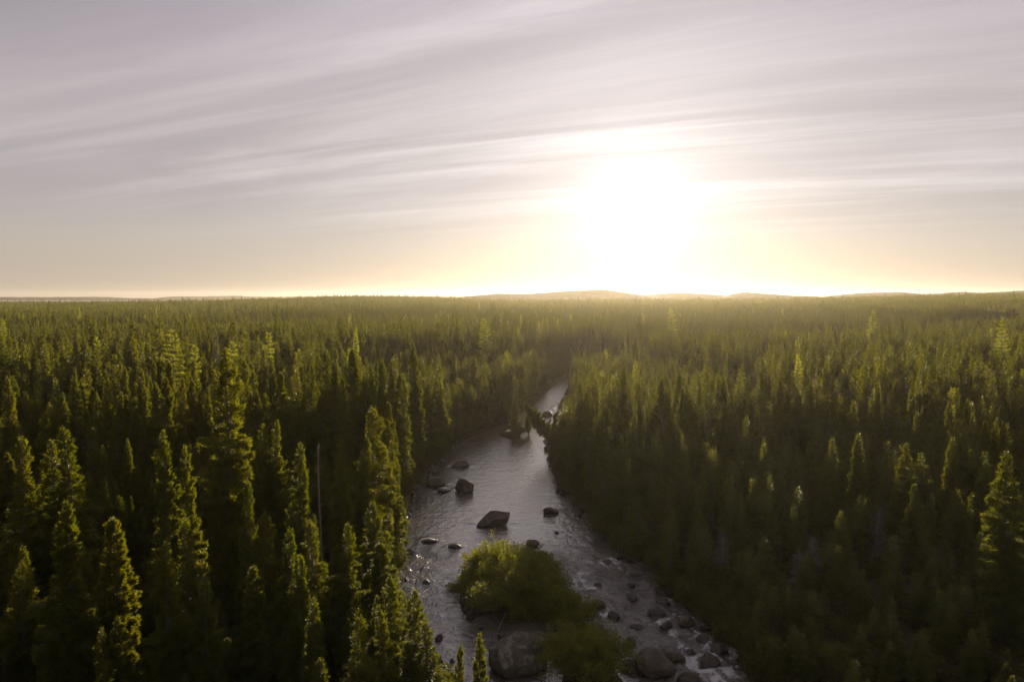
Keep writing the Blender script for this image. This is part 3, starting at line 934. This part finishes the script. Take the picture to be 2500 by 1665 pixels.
def label_by_marks(items, marks, fmt):
    """items: (object, point); gives each a label by its rank in its direction from the nearest landmark"""
    bk = {}
    for q, (o, pt) in enumerate(items):
        u, v = seen(*pt)
        u, v = u * 2354, v * 1568
        dist, mk = min((math.hypot(u - a, v - b), k) for k, (_, a, b) in enumerate(marks))
        du, dv = u - marks[mk][1], v - marks[mk][2]
        way = ('right of' if du > 0 else 'left of') if abs(du) > abs(dv) else ('below' if dv > 0 else 'above')
        bk.setdefault((mk, way), []).append((dist, q))
    for (mk, way), lst in bk.items():
        for n, (_, q) in enumerate(sorted(lst)):
            items[q][0]['label'] = fmt % (ordinal(n + 1), way, marks[mk][0])


RIVER_MARKS = [('the big mid-river boulder', 1131, 1190), ('the wedge shaped boulder', 1067, 1118), ('the small flat rock on the right', 1267, 1176), ('the smooth boulder below the rapids', 1512, 1515),
               ('the dark rock in the far channel', 1262, 950), ('the willow island', 1190, 1340), ('the lichen boulder', 1185, 1490), ('the shaded boulder by the left bank', 1055, 1062), ('the rapids', 1450, 1370)]
buckets = {}
for k in own:
    x, y, gz, hgt = pts[k][:4]
    u, v = seen(x, y, gz + hgt)
    u, v = u * 2354, v * 1568
    dist, mk = min((math.hypot(u - a, v - b), q) for q, (_, a, b) in enumerate(MARKS))
    du, dv = u - MARKS[mk][1], v - MARKS[mk][2]
    way = ('right' if du > 0 else 'left') if abs(du) > abs(dv) else ('below' if dv > 0 else 'above')
    buckets.setdefault((mk, way), []).append((dist, k))
own_label = {}
for (mk, way), lst in buckets.items():
    for q, (_, k) in enumerate(sorted(lst)):
        hgt = pts[k][3]
        how = 'young' if hgt < 5 else 'middling' if hgt < 8.5 else 'tall'
        rel = {'right': 'right of', 'left': 'left of', 'below': 'below', 'above': 'above'}[way]
        own_label[k] = '%s dark spruce, tip %s %s %s' % (how, ordinal(q + 1), rel, MARKS[mk][0])
forest = []          # x, y, z, scale r, scale h, rot, proto
for k, (x, y, gz, hgt, r, side, var, rot, q) in enumerate(pts):
    if k in own:
        o = place('black_spruce', HI[var], x, y, hgt / 12.0, r * 1.0, rot, (rg.normal(0, 0.025), rg.normal(0, 0.025)))
        tag(o, own_label[k], 'spruce', 'spruces of the near forest, %s bank' % ('right' if side > 0 else 'left'))
    elif q < 0.012 and y > 70:
        forest.append((x, y, gz, 0.6 + 0.3 * q * 60, hgt / 11.0, rot, 7))
    elif 0.02 < q < 0.045:
        forest.append((x, y, gz, 0.8, hgt / 12.0, rot, 14))
    else:
        forest.append((x, y, gz - 0.05, r, hgt / 12.0, rot, var % 7))
# the rest of the near wood, then stands of trees as far as the crest
N = 20000
rad_ = np.sqrt(rg.uniform(186 ** 2, 430 ** 2, N))
azz = rg.uniform(-0.82, 0.82, N)
for rr_, a in zip(rad_, azz):
    x, y = rr_ * math.sin(a), rr_ * math.cos(a)
    if bank(x, y) < 1.5:
        continue
    st = float(vn(x * 0.02, y * 0.02, 0, 78))
    hgt = rg.uniform(6.0, 10.5) * (0.85 + 0.3 * st) * (1.3 if rg.rand() < 0.03 else 1)
    p_ = 7 if rg.rand() < 0.012 + 0.05 * (st > 0.75) else rg.randint(0, 7)
    forest.append((x, y, float(ground_z(x, y)) - 0.05, rg.uniform(0.6, 1.0) * (0.85 if p_ == 7 else 1), hgt / 12, rg.rand() * 6.28, p_))
N = 15000
rad_ = np.sqrt(rg.uniform(425 ** 2, 1250 ** 2, N))
azz = rg.uniform(-0.78, 0.78, N)
xx, yy = rad_ * np.sin(azz), rad_ * np.cos(azz)
zz = ground_z(xx, yy)
for x, y, z in zip(xx, yy, zz):
    forest.append((x, y, z - 0.1, rg.uniform(0.85, 1.2), rg.uniform(0.8, 1.15), rg.rand() * 6.28, rg.randint(8, 13)))
# a few emergent trees that break the skyline
for k in range(260):
    a, d = rg.uniform(-0.7, 0.7), rg.uniform(350, 1000)
    x, y = d * math.sin(a), d * math.cos(a)
    forest.append((x, y, float(ground_z(x, y)), 1.1, rg.uniform(0.95, 1.35), rg.rand() * 6.28, rg.randint(0, 7)))
# undergrowth between the near trees
for k in range(2600):
    d, a = math.sqrt(rg.uniform(20 ** 2, 120 ** 2)), rg.uniform(-0.85, 0.85)
    x, y = d * math.sin(a), d * math.cos(a)
    if bank(x, y) < 0.6:
        continue
    s = rg.uniform(0.35, 0.8)
    forest.append((x, y, float(ground_z(x, y)) - 0.05, s, s, rg.rand() * 6.28, 13))

fa = np.array(forest, float)
me = bpy.data.meshes.new('forest')
me.vertices.add(len(fa))
me.vertices.foreach_set('co', fa[:, :3].astype(np.float32).ravel())
a_ = me.attributes.new('rot', 'FLOAT_VECTOR', 'POINT')
a_.data.foreach_set('vector', np.stack([rg.normal(0, .02, len(fa)), rg.normal(0, .02, len(fa)), fa[:, 5]], -1).astype(np.float32).ravel())
a_ = me.attributes.new('scl', 'FLOAT_VECTOR', 'POINT')
a_.data.foreach_set('vector', np.stack([fa[:, 3], fa[:, 3], fa[:, 4]], -1).astype(np.float32).ravel())
a_ = me.attributes.new('pick', 'INT', 'POINT')
a_.data.foreach_set('value', fa[:, 6].astype(np.int32))
fo_ = tag(add('spruce_forest', me), 'endless dark spruce forest reaching from both banks to the horizon', 'forest', kind='stuff')
ng = bpy.data.node_groups.new('scatter', 'GeometryNodeTree')
ng.interface.new_socket('Geometry', in_out='INPUT', socket_type='NodeSocketGeometry')
ng.interface.new_socket('Geometry', in_out='OUTPUT', socket_type='NodeSocketGeometry')
gi, go = ng.nodes.new('NodeGroupInput'), ng.nodes.new('NodeGroupOutput')
ip = ng.nodes.new('GeometryNodeInstanceOnPoints')
ci = ng.nodes.new('GeometryNodeCollectionInfo')
ci.inputs['Collection'].default_value = proto
ci.inputs['Separate Children'].default_value = True
ci.inputs['Reset Children'].default_value = True


def named(n, ty):
    nd = ng.nodes.new('GeometryNodeInputNamedAttribute')
    nd.data_type = ty
    nd.inputs[0].default_value = n
    return nd.outputs[0]


L_ = ng.links.new
L_(gi.outputs[0], ip.inputs['Points'])
L_(ci.outputs[0], ip.inputs['Instance'])
ip.inputs['Pick Instance'].default_value = True
L_(named('pick', 'INT'), ip.inputs['Instance Index'])
er = ng.nodes.new('FunctionNodeEulerToRotation')
L_(named('rot', 'FLOAT_VECTOR'), er.inputs[0])
L_(er.outputs[0], ip.inputs['Rotation'])
L_(named('scl', 'FLOAT_VECTOR'), ip.inputs['Scale'])
L_(ip.outputs[0], go.inputs[0])
md = fo_.modifiers.new('scatter', 'NODES')
md.node_group = ng

# ------------------------------------------------------------------ shrubs
def one_bush(name, seed, n, rx, ry, rz, leaf, nst, loc, rot, lab, group=None):
    tr, cr = bush(seed, n, rx, ry, rz, leaf, nst)
    e = add(name, None, None, loc)
    e.rotation_euler.z = rot
    add('stems', mk_mesh('stems', tr[0], tr[1], [M_BARK], smooth=True), e)
    add('leaves', mk_mesh('leaves', cr[0], cr[1], [M_WILLOW]), e)
    tag(e, lab, 'bush', group)


gz = lambda x, y: float(ground_z(x, y))
one_bush('willow_bush', 501, 46000, 3.7, 4.8, 2.45, 0.14, 320, (0.3, 44.2, gz(0.3, 44.2) - 0.1), 0.3, 'big leafy willow bush covering the mid-river island')
one_bush('willow_bush', 502, 20000, 2.6, 2.8, 2.4, 0.14, 150, (-1.3, 48.2, gz(-1.3, 48.2)), 0, 'upper left shoulder of willow bush on the island behind the big one')
one_bush('willow_bush', 503, 17000, 2.2, 2.4, 2.0, 0.14, 120, (3.0, 41.8, gz(3.0, 41.8)), 0, 'lower right willow bush on the island beside the rapids')
one_bush('willow_bush', 504, 22000, 2.7, 2.6, 1.9, 0.12, 170, (3.8, 34.8, gz(3.8, 34.8)), 0, 'low willow bush at the bottom between the lichen boulder and smooth boulder')
one_bush('willow_bush', 505, 9000, 1.7, 1.5, 1.7, 0.13, 70, (-2.7, 45.6, gz(-2.7, 45.6) - 0.05), 0, 'low willow bush at the left edge of the island above the dark rock')
one_bush('willow_bush', 506, 9000, 1.5, 1.6, 1.9, 0.13, 70, (1.9, 48.3, gz(1.9, 48.3) - 0.05), 0, 'willow bush at the upper right of the island by the three dark rocks')
one_bush('willow_bush', 507, 8000, 1.5, 1.3, 1.2, 0.12, 70, (2.4, 37.6, gz(2.4, 37.6) - 0.05), 0, 'scrubby willow bush behind the lichen boulder, joining the island to the lower bush')
one_bush('willow_bush', 508, 12000, 1.7, 2.0, 1.5, 0.13, 90, (4.3, 38.6, gz(4.3, 38.6) - 0.05), 0.4, 'willow bush reaching from the island towards the near right stones')
# left bank shrubs
for k, (x, y, s, lab) in enumerate([(-9.8, 55.5, 1.0, 'dark shrub overhanging the water at the left bank above the riffles'),
                                    (-9.9, 52.0, 0.9, 'golden sunlit shrub on the left bank beside the riffles'),
                                    (-10.9, 58.5, 1.0, 'sunlit shrub on the left bank behind the dark overhanging one'),
                                    (-8.9, 48.6, 0.8, 'small sunlit shrub on the left bank below the golden one')]):
    o = place('willow_shrub', SHR[k], x, y, s, s * 1.05, k * 1.3, part=('stems', 'leaves'))
    tag(o, lab, 'shrub', 'shrubs on the left bank')
# right bank thicket and shaded left bank upstream
k = 0
front, back, lowl = [], [], []
for y in np.arange(33.0, 112.0, 1.35):
    for row in range(3 if y < 62 else 2):
        x = float(xr(y)) + 0.7 + row * 1.9 + rg.uniform(-0.5, 0.5)
        s = rg.uniform(0.55, 1.1) * (1.0 if y < 60 else 0.8)
        yy_ = y + rg.uniform(-0.6, 0.6)
        if covers(x, yy_, gz(x, yy_) + 2.2 * s, 1.1 * s) > 2.5:
            s *= 0.6
        o = place('alder_shrub', SHR[k % 4], x, yy_, s, s * 1.05, rg.rand() * 6.28, part=('stems', 'leaves'))
        tag(o, None, 'shrub', 'alder thicket of the right bank')
        (front if row == 0 else back).append((o, (x, yy_, gz(x, yy_) + 2.2 * s)))
        k += 1
for y in np.arange(60.5, 116.0, 1.7):
    x = float(xl(y)) - 0.8 + rg.uniform(-0.4, 0.3)
    s = rg.uniform(0.45, 0.8)
    o = place('alder_shrub', SHR[k % 4], x, y, s, s * 1.1, rg.rand() * 6.28, part=('stems', 'leaves'))
    tag(o, None, 'shrub', 'left bank low shrubs')
    lowl.append((o, (x, y, gz(x, y) + 2.2 * s)))
    k += 1
label_by_marks(front, RIVER_MARKS, 'waterside alder shrub, %s %s %s')
label_by_marks(back, RIVER_MARKS, 'back-row alder shrub, %s %s %s')
label_by_marks(lowl, RIVER_MARKS, 'low left bank shrub, %s %s %s')

# ------------------------------------------------------------------ boulders
def rock(seed, wx_, wy_, h, sub, mat, cuts=7):
    bm = bmesh.new()
    bmesh.ops.create_icosphere(bm, subdivisions=sub, radius=1.0)
    P_ = np.array([v.co for v in bm.verts])
    g = np.random.RandomState(seed)
    P_ = P_ * (1 + 0.35 * (fbm(P_[:, 0] * 1.1 + seed, P_[:, 1] * 1.1, P_[:, 2] * 1.1, seed, 2) - 0.5))[:, None]
    for _ in range(cuts):
        n = unit(g.normal(size=3) * [1, 1, 0.9])
        if n[2] < -0.3:
            n[2] *= -1
        c = g.uniform(0.55, 0.88)
        dd = P_ @ n - c
        P_ -= np.where(dd > 0, dd * 0.88, 0)[:, None] * n
    if seed == 12:                                    # wedge: one sloping top face falling to the right
        n = unit(np.array([0.42, 0.25, 0.87]))
        dd = P_ @ n - 0.30
        P_ -= np.where(dd > 0, dd * 0.95, 0)[:, None] * n
    P_ += 0.17 * (fbm(P_[:, 0] * 3.2 + 7, P_[:, 1] * 3.2 + 7, P_[:, 2] * 3.2 + 7, seed + 3, 4) - 0.5)[:, None] * unit(P_)
    lo, hi = P_.min(0), P_.max(0)
    P_ = (P_ - (lo + hi) / 2) / ((hi - lo) / 2)
    P_ = P_ * [wx_ / 2, wy_ / 2, h * 0.72] + [0, 0, h * 0.28]
    for v, p in zip(bm.verts, P_):
        v.co = p
    me = bpy.data.meshes.new('boulder')
    bm.to_mesh(me)
    bm.free()
    me.materials.append(mat)
    for p in me.polygons:
        p.use_smooth = True
    return me


for (x, y, wx_, wy_, h, seed, mt, lab) in BOULDERS:
    o = add('boulder', rock(seed, wx_, wy_, h, 5, [M_ROCK, M_LICHEN][mt], 7 if seed in (11, 19, 20) else 11), None, (x, y, -0.05))
    o.rotation_euler.z = 0 if seed == 12 else (seed * 0.7) % 0.6
    tag(o, lab, 'boulder', 'boulders in the river')
small = [rock(700 + q, 1, 0.85, 0.6, 4, M_ROCK) for q in range(5)]
wet = []
for k, (x, y, s) in enumerate(RAP):
    o = add('river_stone', small[k % 5], None, (x, y, -0.12))
    o.scale = (s, s, s * (0.8 + 0.3 * ((k * 7) % 5) / 5))
    o.rotation_euler.z = k * 1.9
    tag(o, None, 'stone', 'stones breaking the water')
    wet.append((o, (x, y, 0.2)))
label_by_marks(wet, RIVER_MARKS, 'small midstream stone, %s %s %s')
g = np.random.RandomState(9)
edge = []
for k in range(90):                                   # stones along the water's edge
    y = g.uniform(34, 100)
    right = g.rand() < 0.6
    x = float(xr(y)) + g.uniform(-0.8, 0.3) if right else float(xl(y)) + g.uniform(-0.3, 0.5)
    o = add('bank_stone', small[k % 5], None, (x, y, -0.06))
    s = g.uniform(0.35, 1.0)
    o.scale = (s, s * g.uniform(0.7, 1.2), s * g.uniform(0.7, 1.1))
    o.rotation_euler.z = k * 2.1
    tag(o, None, 'stone', 'stones along the water edge')
    edge.append((o, (x, y, 0.2)))
label_by_marks(edge, RIVER_MARKS, 'dark bank-edge stone, %s %s %s')
isl_st = []
for k in range(22):                                   # stones round the island's foot
    a = k / 22 * 6.28 + g.uniform(-0.2, 0.2)
    x, y = 0.3 + 3.4 * math.cos(a), 44.5 + 5.7 * math.sin(a)
    o = add('island_stone', small[k % 5], None, (x, y, -0.02))
    s = g.uniform(0.4, 1.1)
    o.scale = (s, s * g.uniform(0.7, 1.2), s * g.uniform(0.7, 1.1))
    o.rotation_euler.z = k * 1.3
    tag(o, None, 'stone', 'stones round the island')
    isl_st.append((o, (x, y, 0.2)))
label_by_marks(isl_st, RIVER_MARKS, 'island-foot stone, %s %s %s')
# driftwood stick by the lichen boulder
st = tube([(-1.3, 37.2, 0.2), (-0.9, 37.8, 0.9), (-0.35, 38.6, 1.7)], [0.035, 0.03, 0.015], 5)
tag(add('driftwood_stick', mk_mesh('driftwood_stick', st[0], st[1], [M_SNAG], smooth=True)), 'thin pale driftwood stick leaning beside the lichen boulder', 'stick')

# ------------------------------------------------------------------ haze
bm = bmesh.new()
bmesh.ops.create_cube(bm, size=1.0)
me = bpy.data.meshes.new('haze')
bm.to_mesh(me)
bm.free()
zlo, zhi = -2.6, 52.0
hz = add('haze', me, None, (0, 1600, (zlo + zhi) / 2))
hz.scale = (9200, 5900, zhi - zlo)
M_HAZE = bpy.data.materials.new('haze')
M_HAZE.use_nodes = True
t = NT(M_HAZE.node_tree)
pv_ = t.n('ShaderNodeVolumePrincipled', ins={'Color': (0.98, 0.86, 0.72), 'Density': 8.0e-5, 'Anisotropy': 0.66})
t.t.links.new(pv_.outputs[0], t.n('ShaderNodeOutputMaterial').inputs[1])
me.materials.append(M_HAZE)
tag(hz, 'thin warm evening haze over the forest', 'haze', kind='stuff')
